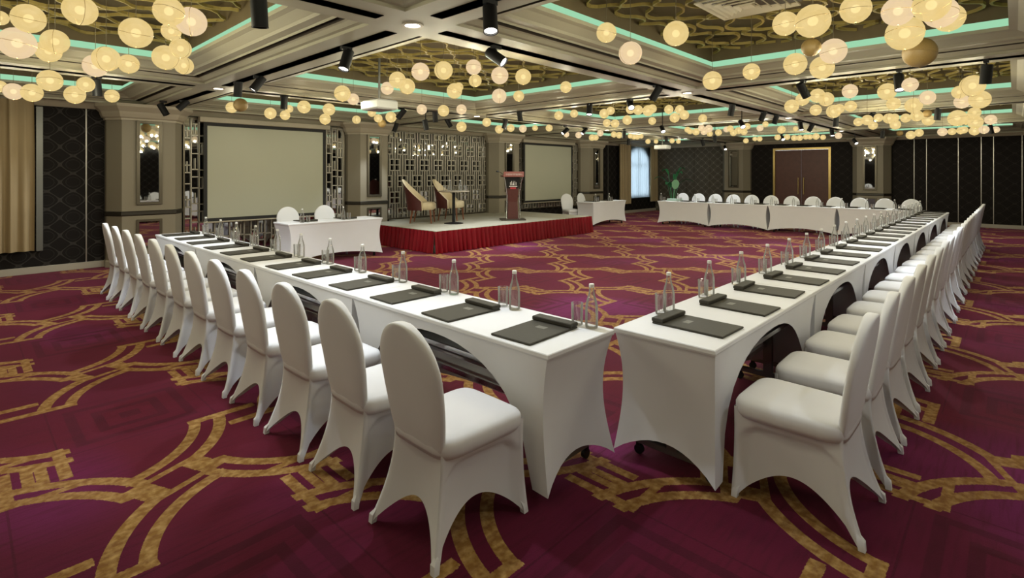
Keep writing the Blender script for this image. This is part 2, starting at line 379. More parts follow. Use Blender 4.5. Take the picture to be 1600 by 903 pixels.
pleats('sheer_curtain', M['sheer'], 18.45, 20.2, V_WALL-.08, .60, 2.70, .16, .022, 'translucent white sheer drawn across the arched window', 'curtain')
# columns ----------------------------------------------------------
def column(name, uc, w, v0=10.9, back=False, idx=1):
    """column engaged in the wall, local x along the wall, y = 0 at the wall face, front at y = -d"""
    d = V_WALL-v0; hw = w/2
    c = struct(empty(name, (uc, V_WALL, 0) if not back else (U_BACK, uc, 0), 0 if not back else PI/2*-1))
    if back: c.rotation_euler = (0, 0, -PI/2)
    def ring(e, z): return [(-hw-.17-e, 0, z), (-hw-.17-e, -d*.35-e*.5, z), (-hw-e*.6, -d-e, z), (hw+e*.6, -d-e, z), (hw+.17+e, -d*.35-e*.5, z), (hw+.17+e, 0, z)]
    MB().loft([ring(0, 0), ring(0, 2.56)]).build('column_shaft', M['column'], c)
    MB().loft([ring(.02, 2.50), ring(.02, 2.53), ring(.05, 2.55), ring(.07, 2.60), ring(.08, 2.64), ring(.12, 2.68), ring(.16, 2.72), ring(.16, ZB-.001)]).build('capital', M['capital'], c)
    MB().loft([ring(.008, .87), ring(.02, .885), ring(.02, .935), ring(.008, .95)]).build('chair_rail', M['rail'], c)
    MB().loft([ring(.015, 0), ring(.015, .10), ring(.004, .12)]).build('plinth', M['capital'], c)
    fw = .19
    y = -d
    fm = MB()
    for x0, x1, z0, z1 in ((-fw, -fw+.05, 1.05, 2.50), (fw-.05, fw, 1.05, 2.50), (-fw+.05, fw-.05, 1.05, 1.10), (-fw+.05, fw-.05, 2.45, 2.50)):
        fm.rbox(x0, x1, y-.03, y, z0, z1, .006)
    fo = fm.build('mirror_frame', M['frame'], c)
    MB().box(-fw+.05, fw-.05, y-.012, y-.004, 1.10, 2.45).build('mirror', M['mirror'], c)
    fm = MB()
    for x0, x1, z0, z1 in ((-fw, -fw+.04, .30, .80), (fw-.04, fw, .30, .80), (-fw+.04, fw-.04, .30, .34), (-fw+.04, fw-.04, .76, .80)):
        fm.rbox(x0, x1, y-.02, y, z0, z1, .004)
    fm.build('lower_frame', M['frame'], c)
    MB().box(-fw+.04, fw-.04, y-.010, y-.002, .34, .76).build('lower_mirror', M['mirror'], c)
    return c
for i, (u, wdt) in enumerate(((2.30, .78), (6.75, .72), (11.33, .86), (15.85, .86))):
    column('column_%s' % ['a','b','c','d'][i], u, wdt) .name = 'wall_column'
column('wall_column', 7.80, .70, back=True); column('wall_column', 3.42, .72, back=True)
# mirrored lattice walls --------------------------------------------
def lattice(u0, u1, z0, z1, v, style, label):
    r = empty('lattice_screen', ((u0+u1)/2, v, 0), 0, label, 'screen')
    W = (u1-u0)/2; t = .011
    MB().box(-W, W, 0, .02, z0, z1).build('mirror', M['mirror'], r)
    L = MB()
    def bar(x0, x1, za, zb):
        x0, x1 = max(-W, x0), min(W, x1); za, zb = max(z0, za), min(z1, zb)
        if x1-x0 < .003 or zb-za < .003: return
        L.box(x0, x1, -.035, -.012, za, zb)
    if style == 'squares':
        px, pz, s = .46, .41, .14
        rows = int((z1-z0)/pz)+2; cols = int(2*W/px)+2
        for j in range(rows):
            zc = z0+.12+j*pz; off = (j % 2)*px/2
            for i in range(-1, cols):
                xc = -W+i*px+off
                for a in (-s, 0, s): bar(xc+a-t, xc+a+t, zc-s, zc+s)
                for a in (-s, 0, s): bar(xc-s, xc+s, zc+a-t, zc+a+t)
                for a in (-.035, .035): bar(xc+a-t*.8, xc+a+t*.8, zc+s, zc+pz*2-s) if False else None
                xb = xc+px/2
                bar(xb-t, xb+t, zc-pz+s, zc+pz-s)
                bar(xb-.075-t*.7, xb-.075+t*.7, zc-pz+s, zc+pz-s); bar(xb+.075-t*.7, xb+.075+t*.7, zc-pz+s, zc+pz-s)
                bar(xc+s, xb-.075, zc-t*.6, zc+t*.6); bar(xb+.075, xb+px/2-s, zc-t*.6, zc+t*.6)
    else:
        rnd = random.Random(3)
        cw = .135; nx = int(2*W/cw)+1
        for i in range(nx+1):
            bar(-W+i*cw-t, -W+i*cw+t, z0, z1)
        for i in range(nx):
            z = z0+.05+(i % 3)*.13
            k = 0
            while z < z1:
                bar(-W+i*cw, -W+(i+1)*cw, z-t, z+t)
                if k % 3 == 1: bar(-W+(i+.5)*cw-t*.8, -W+(i+.5)*cw+t*.8, z, z+.21)
                z += (.21, .14, .30)[(k+i) % 3]; k += 1
    L.build('lattice_bars', M['lattice'], r)['kind'] = 'stuff'
    F = MB(); F.box(-W, -W+.03, -.04, 0, z0, z1); F.box(W-.03, W, -.04, 0, z0, z1); F.box(-W+.03, W-.03, -.04, 0, z0, z0+.03); F.box(-W+.03, W-.03, -.04, 0, z1-.03, z1)
    F.build('lattice_frame', M['frame'], r)
lattice(2.90, 6.18, .05, 2.66, V_WALL-.03, 'rect', 'mirror-backed metal lattice behind the large left projection screen')
lattice(7.32, 10.70, .46, 2.68, V_WALL-.03, 'squares', 'mirror-backed lattice of small squares behind the stage armchairs')
lattice(11.98, 15.2, .46, 2.66, V_WALL-.03, 'rect', 'mirror-backed lattice behind the smaller right projection screen')
# projection screens -------------------------------------------------
def pscreen(u0, u1, z0, z1, v, label):
    r = empty('projection_screen', ((u0+u1)/2, v, z0), 0, label, 'screen'); W = (u1-u0)/2; H = z1-z0
    MB().box(-W, W, 0, .006, 0, H).build('screen_surface', M['screen'], r)
    b = MB(); e = .065; b.box(-W-e, -W, -.004, .008, -e, H+e); b.box(W, W+e, -.004, .008, -e, H+e); b.box(-W, W, -.004, .008, H, H+e); b.box(-W, W, -.004, .008, -e, 0)
    b.build('screen_border', M['scrframe'], r)
    MB().tube([(-W-.07, .0, -e-.012), (W+.07, .0, -e-.012)], .016, 8).build('bottom_bar', M['capital'], r, True)
    MB().rbox(-W-.14, W+.14, -.06, .07, H+e+.0, H+e+.10, .01).build('screen_casing', M['capital'], r)
    for sx in (-1, 1): MB().box(sx*(W-.2)-.03, sx*(W-.2)+.03, .07, V_WALL-v-.0755, H+e+.02, H+e+.08).build('wall_bracket', M['steel'], r)
pscreen(3.27, 5.58, .74, 2.50, V_WALL-.2, 'large blank projection screen on the left, behind the white two-seat table')
pscreen(12.25, 14.62, .74, 2.50, V_WALL-.2, 'smaller-looking blank projection screen on the right, beyond the lectern')

# ================================================================== ceiling
flat = MB()
us = [U_NEAR] + [a for c in U_COF for a in (c[0]-.44, c[1]+.44)] + [U_BACK+.2]
vs = [V_RIGHT] + [a for c in V_COF for a in (c[0]-.44, c[1]+.44)] + [V_WALL+.2]
for i in range(len(us)-1):
    for j in range(len(vs)-1):
        if i % 2 == 1 and j % 2 == 1: continue
        if us[i+1] <= us[i] or vs[j+1] <= vs[j]: continue
        a, b, c, d = us[i], us[i+1], vs[j], vs[j+1]
        flat.add([(a,c,ZB),(b,c,ZB),(b,d,ZB),(a,d,ZB)], [(0,1,2,3)])
        flat.add([(a,c,3.5),(b,c,3.5),(b,d,3.5),(a,d,3.5)], [(0,1,2,3)])
ceil = struct(flat.build('ceiling', M['cream']))
def rr(c, v, d, z): return [(c[0]-d, v[0]-d, z), (c[1]+d, v[0]-d, z), (c[1]+d, v[1]+d, z), (c[0]-d, v[1]+d, z)]
NETS = {}
def net_mesh(Lx, Ly):
    b = MB(); p = .205; nrow = int(Ly/p); wl_ = .46; amp = .082
    for j in range(nrow+1):
        y0 = -Ly/2 + (Ly-nrow*p)/2 + j*p; s = 1 if j % 2 else -1
        n_ = int(Lx/wl_*8); rows = [[], [], [], []]
        for i in range(n_+1):
            x = -Lx/2 + Lx*i/n_
            q = cos(2*PI*x/wl_); y = y0 + s*amp*math.copysign(abs(q)**.6, q)
            zz = .018*sin(x*9+j)
            for k, (dy, dz) in enumerate(((-.011, 0), (.011, 0), (.011, .03), (-.011, .03))): rows[k].append((x, y+dy, zz+dz))
        b.grid([rows[0], rows[1], rows[2], rows[3], rows[0]])
    return b.mesh('net')
for i, c in enumerate(U_COF):
    for j, v in enumerate(V_COF):
        B = [(.44, ZB), (.44, ZB+.028), (.40, ZB+.03), (.36, ZB+.055), (.335, ZB+.06)]
        b = MB(); b.loft([rr(c, v, d, z) for d, z in B], cap=False)
        b.loft([rr(c, v, d, z) for d, z in ((.265, ZB+.06), (.25, ZB+.075), (.17, ZB+.08), (.15, ZB+.10), (.06, ZB+.14), (0, ZB+.145), (0, ZB+.18), (.055, ZB+.185))], cap=False)
        b.build('coffer_moulding', M['cream'], ceil)
        MB().loft([rr(c, v, d, z) for d, z in ((.335, ZB+.06), (.335, ZB+.10), (.265, ZB+.10), (.265, ZB+.06))], cap=False).build('inlay_stripe', M['stripe'], ceil)
        MB().loft([rr(c, v, .055, ZB+.185), rr(c, v, .055, ZB+.262)], cap=False).build('cove_light_strip', M['led'], ceil)  # band of cove wall that glows itself, no strip lamp behind the lip
        MB().loft([rr(c, v, .055, ZB+.262), rr(c, v, .055, ZB+.56)], cap=False).add(rr(c, v, .055, ZB+.56), [(0,1,2,3)]).build('coffer_panel', M['panel'], ceil)
        Lx, Ly = round(c[1]-c[0]+.06, 2), round(v[1]-v[0]+.06, 2)
        if (Lx, Ly) not in NETS: me = net_mesh(Lx, Ly); me.materials.append(M['net']); NETS[(Lx, Ly)] = me
        o = link('gilded_net', NETS[(Lx, Ly)], None, ceil); o.location = ((c[0]+c[1])/2, (v[0]+v[1])/2, ZB+.36); o['kind'] = 'stuff'
# crown moulding under the ceiling edge along the walls
cr = MB(); cr.add([(U_NEAR, V_WALL, 2.68), (U_BACK, V_WALL, 2.68), (U_BACK, V_WALL-.03, 2.68), (U_NEAR, V_WALL-.03, 2.68), (U_BACK, V_WALL-.10, 2.745), (U_NEAR, V_WALL-.10, 2.745), (U_BACK, V_WALL-.14, ZB-.001), (U_NEAR, V_WALL-.14, ZB-.001)],
    [(0,1,2,3), (3,2,4,5), (5,4,6,7)])
struct(cr.build('trim_1', M['capital']))
cr = MB(); cr.add([(U_BACK, V_RIGHT, 2.68), (U_BACK, V_WALL, 2.68), (U_BACK-.03, V_WALL, 2.68), (U_BACK-.03, V_RIGHT, 2.68), (U_BACK-.10, V_WALL, 2.745), (U_BACK-.10, V_RIGHT, 2.745), (U_BACK-.14, V_WALL, ZB-.001), (U_BACK-.14, V_RIGHT, ZB-.001)],
    [(0,1,2,3), (3,2,4,5), (5,4,6,7)])
struct(cr.build('trim_2', M['capital']))
# light tracks in the beams and downlights at the crossings
def track(a, b, c, d):
    t = MB().box(a, b, c, d, ZB-.004, ZB+.03); t.box(a, b, c, d, ZB-.004, ZB+.0)
    return t.build('light_track', M['track'], ceil)
UL = [U_NEAR-.0]+U_LINES+[U_BACK-.35]
VL = [V_RIGHT]+V_LINES+[V_WALL-.2]
for v in V_LINES:
    for a, b in zip(UL[:-1], UL[1:]):
        if b-a > 1: track(a+.30, b-.30, v-.055, v+.055)
for u in U_LINES:
    for a, b in zip(VL[:-1], VL[1:]): track(u-.055, u+.055, a+.30, b-.30)
XD = [(u, v) for u in U_LINES for v in V_LINES]
def downlight_name(u, v):
    x, y = px_of((u, v, ZB)); return x, y
cnt = 0
for u, v in XD:
    vis = Vector((u, v, 0)).dot(DV) > 1
    if vis: x, y = px_of((u, v, ZB)); vis = -30 < x < 1630 and y > -10
    cnt += 1
    nm = 'round recessed downlight at the beam crossing %s' % {(2.49,3.46):'nearest the camera, top centre', (7.34,3.46):'above the gap between the table rows', (2.49,7.98):'in front of the left column mirror', (7.34,7.98):'in front of the stage left corner'}.get((u, v), 'of beam line %s from the camera, %s' % (ORD[U_LINES.index(u)-1], ['right run','middle run','stage-side run'][V_LINES.index(v)]))
    if not vis: nm = 'round recessed downlight out of the frame, near the camera'  # unseen crossings get added downlights for more light
    r = empty('downlight', (u, v, ZB), 0, nm, 'ceiling light', 'downlights at the beam crossings')
    MB().lathe([(.085, -.001), (.088, -.008), (.062, -.010), (.060, -.004)], 24, cap=False).build('trim_ring', M['capital'], r, True)
    MB().lathe([(.061, -.006), (.05, -.0075), (.001, -.008)], 24, cap=False).build('lens', M['lens'], r, True)
    ld = bpy.data.lights.new('downlight', 'SPOT'); ld.energy = DOWN_W; ld.spot_size = 2.1; ld.spot_blend = .6; ld.shadow_soft_size = .05; ld.color = (.95, .98, 1)
    lo = bpy.data.objects.new('lamp', ld); COL.objects.link(lo); lo.parent = r; lo.location = (0, 0, -.03)
# ================================================================== covered chair
def se(a, e): c = cos(a); return math.copysign(abs(c)**e, c)
def chair_proto():
    r = empty('banquet_chair')
    # seat cushion
    rings = []
    for d, z in ((.05, .385), (.012, .395), (0, .42), (0, .455), (.007, .470), (.022, .479), (.06, .483)):
        rg = []
        for k in range(32):
            a = 2*PI*k/32; x = se(a, .32)*(.245-d)+.03; y = math.copysign(abs(sin(a))**.32, sin(a))*(.225-d)
            y *= 1-.07*(.27-x)/.5; rg.append((x, y, z + (.006*cos(2*(x-.03)*3) if d > .03 else 0)))
        rings.append(rg)
    MB().loft(rings).build('seat', M['cover'], r, True, None)
    # backrest, rounded top
    rings = []; N = 32
    prof = []
    for t in range(9): z = .40+.34*t/8; prof.append((z, .168+.047*sin(min(1, t/8)*PI/2)))
    R0 = .215
    for t in range(1, 19): a = PI/2*t/18.4; prof.append((.74+R0*sin(a), R0*cos(a)))
    for z, hw_ in prof:
        xc = -.190-.085*((z-.40)/.55)**1.2; th = .026*min(1, (hw_/.05)**.6)
        if z < .46: th *= .8
        rings.append([(xc + math.copysign(abs(sin(2*PI*k/N))**.42, sin(2*PI*k/N))*th*(1-.25*abs(se(2*PI*k/N, .5))**6), se(2*PI*k/N, .5)*hw_, z) for k in range(N)])
    MB().loft(rings).build('backrest', M['cover'], r, True, None)
    # skirt: stretched between the four feet with arched hems
    top = [(.262, .205), (-.20, .175), (-.20, -.175), (.262, -.205)]
    bot = [(.268, .232), (-.295, .245), (-.295, -.245), (.268, -.232)]
    rows = []; nq = 26; T = 22; sst = lambda v: max(0, min(1, v))**2*(3-2*max(0, min(1, v)))
    arch_h = [.15, .17, .15, .22]
    for k in range(T+1):
        t = k/T; row = []
        for s in range(4):
            for i in range(nq):
                q = i/nq; a, b_ = s, (s+1) % 4; qa = min(1, max(0, (q-.05)/.90))
                tx = top[a][0]*(1-q)+top[b_][0]*q; ty = top[a][1]*(1-q)+top[b_][1]*q
                bx = bot[a][0]*(1-q)+bot[b_][0]*q; by = bot[a][1]*(1-q)+bot[b_][1]*q
                zh = .006 + arch_h[s]*max(0, sin(PI*qa))**.62*(.85+.15*sin(PI*qa))
                z = .44+(zh-.44)*t
                f_ = (.44-z)/.44
                sag = .055*sin(PI*qa)*f_**.8 + .010*sin(PI*f_)
                w_ = f_**1.7
                x = tx*(1-w_)+bx*w_; y = ty*(1-w_)+by*w_
                nx, ny = ((0, -1), (1, 0), (0, 1), (-1, 0))[s]
                cnr = min(q, 1-q); cf = 1-.0*cnr
                if s in (0, 2):      # side panels lie slightly behind the taut rim of the cushion and legs
                    m_ = min(q, 1-q); zt = .362-.07*(1-sst(m_/.22))
                    sag += .020*sst((m_-.05)/.06)*sst((zt-z)/.022)
                x += nx*sag; y += ny*sag
                row.append((x, y, z))
        rows.append(row)
    MB().grid(rows, True).build('skirt', M['cover'], r, True, None)
    for (x, y) in bot:
        sx = 1 if x > 0 else -1; sy = 1 if y > 0 else -1
        MB().loft([[(x-sx*.014+a*w2-sx*.016*t, y-sy*.014+c_*w2-sy*.010*t, z) for a, c_ in ((-1,-1),(1,-1),(1,1),(-1,1))] for z, t, w2 in ((.002, 0, .013), (.04, .3, .014), (.06, 1, .006))]).build('foot_pocket', M['cover'], r, True, .6)
    return r
PROTO = chair_proto()
used = [False]
def put(proto, flag, loc, rz, label, group=None, cat=None):
    o = proto if not flag[0] else copy_tree(proto); flag[0] = True
    o.location = loc; o.rotation_euler = (0, 0, rz); o['label'] = label
    if group: o['group'] = group
    elif 'group' in o.keys(): del o['group']
    if cat: o['category'] = cat
    return o
def chair(x, y, rz, label, group=None): return put(PROTO, used, (x, y, 0), rz, label, group, 'chair')
LS, RS, P = 1.89, 2.86, .60
for k in range(12):
    chair(1.585, LS+P*k, random.uniform(-.03,.03), 'white covered banquet chair in the left table row, %s from the near end' % ORD[k], 'chairs along the left table row')
for k in range(21):
    chair(RS+P*k, .745, PI/2+random.uniform(-.03,.03), 'white covered banquet chair in the right table row, %s from the near end' % ORD[k], 'chairs along the right table row')
FU, FP, FV0 = 15.22, .547, 1.60
for k in range(12):
    chair(FU+.93, FV0+FP*(k+.5), PI+random.uniform(-.04,.04), 'white covered chair behind the far cross tables, %s from the right' % ORD[k], 'chairs behind the far cross tables')
chair(4.36, 9.83, -PI/2, 'white covered chair before the left screen, left of the pair'); chair(5.10, 9.83, -PI/2, 'white covered chair before the left screen, right of the pair')
chair(13.22, 10.06, -PI/2-.4, 'white covered chair at the small table beyond the stage, left of the pair'); chair(14.05, 10.02, -PI/2, 'white covered chair at the small table beyond the stage, right of the pair')

# ================================================================== covered table
def table_proto(L, W, cut):
    """origin on the floor at the centre, chairs on the -y side; cut = big arch opening on that side"""
    r = empty('conference_table'); hx, hy, H = L/2, W/2, .73
    rings = [[(-hx+d,-hy+d,z),(hx-d,-hy+d,z),(hx-d,hy-d,z),(-hx+d,hy-d,z)] for d, z in ((.004, H-.03), (0, H-.02), (0, H-.004), (.004, H))]
    MB().loft(rings).build('tabletop', M['cover'], r)
    sides = [((-hx,-hy),(hx,-hy),26),((hx,-hy),(hx,hy),12),((hx,hy),(-hx,hy),20),((-hx,hy),(-hx,-hy),12)]
    rows = []; T = 14
    for k in range(T+1):
        t = k/T; row = []
        for s, (a, b_, nq) in enumerate(sides):
            Ls = math.dist(a, b_)
            for i in range(nq):
                q = i/nq
                if s == 0 and cut:
                    q = .5-.5*cos(PI*q)
                x = a[0]+(b_[0]-a[0])*q; y = a[1]+(b_[1]-a[1])*q
                if s == 0 and cut:
                    e = abs(q-.5)/.435
                    zh = .05 + .60*max(0, 1-e**2.2)**.5 if e < 1 else .05
                else: zh = .05 + (.11 if s in (1, 3) else .10)*sin(PI*q)**.8
                z = (H-.022)+(zh-(H-.022))*t
                f_ = (H-z)/(H-.05)
                pin = .060*sin(PI*f_**.9)         # waisted by the stretch fabric
                sx, sy = (1 if x > 0 else -1), (1 if y > 0 else -1)
                ex = (abs(x)/hx)**3; ey = (abs(y)/hy)**3
                mid = sin(PI*q)
                if s in (0, 2): y -= sy*(pin*(.45+.0*mid) + .03*mid*f_); x -= sx*pin*ex
                else: x -= sx*(pin*(.9) + .03*mid*f_); y -= sy*pin*.45*ey + 0
                row.append((x, y, z))
        rows.append(row)
    MB().grid(rows, True).build('stretch_cover', M['cover'], r, True, .9)
    fr_ = MB()
    for s in (-1, 1):
        X0 = s*(hx-.14)
        leg = MB(); leg.rbox(X0-.02, X0+.02, -.03, .03, .09, H-.035, .004); leg.rbox(X0-.018, X0+.018, -hy+.07, hy-.07, .065, .10, .004)
        lo = leg.build('leg', M['steel'], r)
        for sy in (-1, 1):
            y = sy*(hy-.08); c = MB(); c.tube([(X0-.012, y, .028), (X0+.012, y, .028)], .027, 12); c.rbox(X0-.016, X0+.016, y-.012, y+.012, .045, .07, .002)
            c.build('caster', M['black'], lo)
    MB().box(-hx+.17, hx-.17, .035, .05, .34, H-.05).build('modesty_panel', M['cover_in'], r)
    MB().rbox(-hx+.16, hx-.16, -hy+.10, .034, .545, .560, .003).build('shelf', M['shelf'], r)
    b = MB(); b.box(-hx+.16, hx-.16, -hy+.085, -hy+.099, .540, .566); b.box(-hx+.125, hx-.125, .0, .02, .30, .33); b.box(-hx+.125, hx-.125, -.12, -.10, .47, .485)
    b.build('crossbar', M['chrome'], r)
    return r
TP = table_proto(1.80, .575, True); TF = table_proto(1.64, .60, True); TD = table_proto(1.85, .62, True)
fl = [False]
for k in range(4):
    put(TP, fl, (2.215, 1.6+.9+1.8*k, 0), -PI/2, 'white cloth-covered conference table in the left row, %s from the near end' % ORD[k], 'tables of the left row', 'table')
for k in range(7):
    put(TP, fl, (2.535+.9+1.8*k, 1.34, 0), 0, 'white cloth-covered conference table in the right row, %s from the near end' % ORD[k], 'tables of the right row', 'table')
fl = [False]
for k in range(4):
    put(TF, fl, (FU+.30, FV0+.82+1.64*k, 0), PI/2, 'white cloth-covered conference table of the far cross row, %s from the right' % ORD[k], 'tables of the far cross row', 'table')
fl = [False]
put(TD, fl, (4.80, 9.25, 0), PI, 'white cloth-covered two-seat table standing before the left projection screen', None, 'table')
put(TD, fl, (14.0, 9.42, 0), PI, 'white cloth-covered two-seat table standing beyond the right end of the stage', None, 'table')

# ================================================================== place settings
def folder_proto():
    r = empty('document_folder')      # local +x is forward, away from the sitter
    MB().rbox(-.205, .205, -.135, .135, 0, .012, .003).build('board', M['folder'], r)
    MB().rbox(.140, .208, -.136, .136, .0125, .036, .004).build('pen_tray', M['folder'], r)
    b = MB(); b.box(.035, .075, -.032, .032, .0121, .0126)
    b.build('stamped_mark', M['folder_print'], r)
    return r
def bottle_proto():
    r = empty('water_bottle')
    pr = [(.030, .0), (.0345, .004), (.036, .02), (.036, .10), (.0345, .125), (.028, .155), (.019, .182), (.0145, .205), (.0135, .222), (.0135, .226)]
    MB().lathe(pr, 18).build('bottle_body', M['bottle'], r, True)
    MB().lathe([(.0148, .226), (.0148, .243), (.012, .246)], 14).build('bottle_cap', M['cap'], r, True)
    return r
def glass_proto():
    r = empty('water_glass')
    MB().lathe([(.001, .0), (.030, .0), (.032, .01), (.035, .125), (.033, .125), (.030, .022), (.001, .02)], 18, cap=False).build('tumbler', M['glass'], r, True, .5)
    return r
FO, BO, GL = folder_proto(), bottle_proto(), glass_proto()
ff, fb, fg = [False], [False], [False]
def setting(cx, cy, rz, where, grp, m=1, bot=True, fold=True):
    """cx, cy: table edge in front of the sitter, rz: sitter's facing"""
    f = Vector((cos(rz), sin(rz), 0)); r = Vector((sin(rz), -cos(rz), 0)); o = Vector((cx, cy, .7305))
    j = lambda a: random.uniform(-a, a)
    p = o+f*(.235+j(.01))+r*j(.01)
    if fold: put(FO, ff, p, rz+j(.04), 'charcoal folder '+where, 'folders '+grp, 'folder')
    if bot:
        p = o+f*(.505+j(.008))+r*(.185*m+j(.01)); put(BO, fb, p, j(3), 'white-capped water bottle '+where, 'water bottles '+grp, 'bottle')
        p = o+f*(.510+j(.006))+r*(.085*m+j(.008)); put(GL, fg, p, j(3), 'tumbler '+where, 'tumblers '+grp, 'glass')
for k in range(12): setting(1.93, LS+P*k, 0, 'on the left table row, %s place from the near end' % ORD[k], 'on the left table row')
for k in range(21): setting(RS+.02+P*k, 1.055, PI/2, 'on the right table row, %s place from the near end' % ORD[k], 'on the right table row')
for k in range(12): setting(FU+.60, FV0+FP*(k+.5), PI, 'on the far cross tables, %s place from the right' % ORD[k], 'on the far cross tables', fold=k < 11)
setting(4.36, 9.56, -PI/2, 'on the table before the left screen, left place', 'before the left screen'); setting(5.14, 9.56, -PI/2, 'on the table before the left screen, right place', 'before the left screen')
setting(13.55, 9.73, -PI/2, 'on the small table beyond the stage, left place', 'beyond the stage'); setting(14.3, 9.73, -PI/2, 'on the small table beyond the stage, right place', 'beyond the stage')

# ================================================================== stage
SU0, SU1, SV0, SZ = 6.53, 11.75, 8.30, .45
st = empty('stage', ((SU0+SU1)/2, (SV0+10.86)/2, 0), 0, 'low stage with pale carpet top and dark red pleated skirting', 'stage')
ox, oy = -(SU0+SU1)/2, -(SV0+10.86)/2
d = MB().rbox(SU0+ox, SU1+ox, SV0+oy, 10.86+oy, SZ-.05, SZ, .006); d.box(SU0+.06+ox, SU1-.06+ox, SV0+.06+oy, 10.8+oy, .0, SZ-.05); d.box(7.35+ox, 10.65+ox, 10.86+oy, 11.2+oy, SZ-.05, SZ-.001)
d.build('stage_deck', M['deck'], st)
def skirtrow(a, b, nrm):
    a, b = Vector(a), Vector(b); L = (b-a).length; n = int(L/.012); rows = []
    rnd = random.Random(5); ph = [rnd.uniform(-.7, .7) for _ in range(n+2)]
    for k in range(7):
        t = k/6; z = SZ-.008-(SZ-.018)*t; amp = .013+.030*t
        rows.append([tuple(a+(b-a)*(i/n)+nrm*(.012+amp*(1+sin(i*2*PI/10.7+ph[i//22]*.6+.8*sin(i*.11))*.95+.3*sin(i*.17)))+Vector((0,0,z))) for i in range(n+1)])
    return rows
s_ = MB(); s_.grid(skirtrow((SU0+ox-.05, SV0+oy, 0), (SU1+ox+.05, SV0+oy, 0), Vector((0,-1,0))))
s_.build('front_skirt', M['skirt'], st, True, None)
s_ = MB(); s_.grid(skirtrow((SU0+ox, 10.8+oy, 0), (SU0+ox, SV0+oy, 0), Vector((-1,0,0)))); s_.build('side_skirt', M['skirt'], st, True, None)
s_ = MB(); s_.grid(skirtrow((SU1+ox, SV0+oy, 0), (SU1+ox, 10.8+oy, 0), Vector((1,0,0)))); s_.build('side_skirt', M['skirt'], st, True, None)
# armchairs
def armchair(x, y, rz, label):
    r = empty('armchair', (x, y, SZ+.005), rz, label, 'armchair', 'armchairs on the stage')
    # seat
    rings = []
    for d_, z in ((.03, .30), (0, .33), (0, .43), (.02, .465), (.07, .48)):
        rings.append([(se(2*PI*k/24, .4)*(.27-d_)+.03, math.copysign(abs(sin(2*PI*k/24))**.4, sin(2*PI*k/24))*(.265-d_), z) for k in range(24)])
    MB().loft(rings).build('seat', M['seatcream'], r, True, None)
    # swooping back: inner cream and outer leather shells, side height falls towards the front
    def shell(off, zoff):
        rows = []
        for k in range(9):
            row = []
            for i in range(21):
                a = -1+2*i/20                        # around from one arm tip to the other
                ang = PI + a*PI*.42; side = abs(a)
                hx_ = (.27+off)*cos(ang)*1.0 - .02 + (.16*side**2.2); hy_ = (.285+off)*max(-1, min(1, math.sin(a*PI*.5)))
                ztop = .50+.50*(1-side**1.35)+zoff; z = .30+(ztop-.30)*k/8
                lean = -.13*((z-.30)/.7)**1.5*(1-side*.5)
                row.append((hx_+lean, hy_*(1+.0*k), z))
            rows.append(row)
        return rows
    A, B_ = shell(.045, 0), shell(-.005, 0)
    MB().grid(A).build('outer_shell', M['armred'], r, True, None)
    m_ = MB(); m_.grid(B_); m_.grid([A[-1], B_[-1]]); m_.grid([[q[0] for q in A], [q[0] for q in B_]]); m_.grid([[q[-1] for q in A], [q[-1] for q in B_]])
    m_.build('backrest', M['seatcream'], r, True, .8)
    for sx, sy in ((1,1),(1,-1),(-1,1),(-1,-1)):
        MB().tube([(.03+sx*.20, sy*.20, .32), (.03+sx*(.23 if sx > 0 else .26), sy*.22, 0)], [.024, .014], 8).build('leg', M['wood'], r, True)
    return r
armchair(7.42, 9.95, math.radians(-48), 'cream armchair with oxblood outer shell at left of the round table')
armchair(8.33, 10.02, math.radians(-62), 'cream armchair partly behind the round stage table')
rt = empty('cocktail_table', (7.83, 9.30, SZ), 0, 'small round table with black pedestal on the stage', 'table')
MB().lathe([(.34, .722), (.365, .728), (.365, .745), (.35, .75)], 32).build('table_top', M['tabletopdark'], rt, True)
MB().tube([(0,0,.03), (0,0,.722)], .035, 16).build('pedestal', M['black'], rt, True)
MB().lathe([(.22, 0), (.22, .012), (.05, .035)], 32).build('base_plate', M['black'], rt, True)
zt = SZ+.7505
put(BO, fb, (7.75, 9.34, zt), 0, 'clear water bottle on the round stage table, left one', None, 'bottle'); put(BO, fb, (7.98, 9.24, zt), 0, 'clear water bottle on the round stage table, right one', None, 'bottle')
put(GL, fg, (7.66, 9.42, zt), 0, 'tumbler on the round stage table, left one', None, 'glass'); put(GL, fg, (8.04, 9.14, zt), 0, 'tumbler on the round stage table, right one', None, 'glass')
# lectern (front faces local -y)
lc = empty('lectern', (9.42, 8.95, SZ), math.radians(-38), 'mahogany lectern with curved chrome side rods and rose sign board', 'lectern')
MB().rbox(-.30, .30, -.20, .20, 0, .035, .006).build('base_plate', M['stripe'], lc)
MB().loft([[(-w_, y0_, z), (w_, y0_, z), (w_, y0_+.12, z), (-w_, y0_+.12, z)] for w_, y0_, z in ((.13, -.06, .035), (.115, -.05, .45), (.14, -.07, .78))]).build('front_panel', M['lectern'], lc)
MB().loft([[(-w_, y0_, z), (w_, y0_, z), (w_, y0_+.14, z), (-w_, y0_+.14, z)] for w_, y0_, z in ((.14, -.07, .78), (.17, -.09, 1.06))]).build('emblem_panel', M['black'], lc)
for s in (-1, 1):
    MB().tube([(s*.16, -.13, .035), (s*.165, -.10, .3), (s*.15, -.08, .6), (s*.19, -.12, .9), (s*.23, -.14, 1.08)], .012, 8).build('chrome_rod', M['chrome'], lc, True)
MB().rbox(-.27, .27, -.02, .26, 1.06, 1.10, .008).build('reading_shelf', M['lectern'], lc)
sg = MB().rbox(-.25, .25, -.20, -.16, 1.06, 1.19, .008).build('sign_board', M['lecsign'], lc)
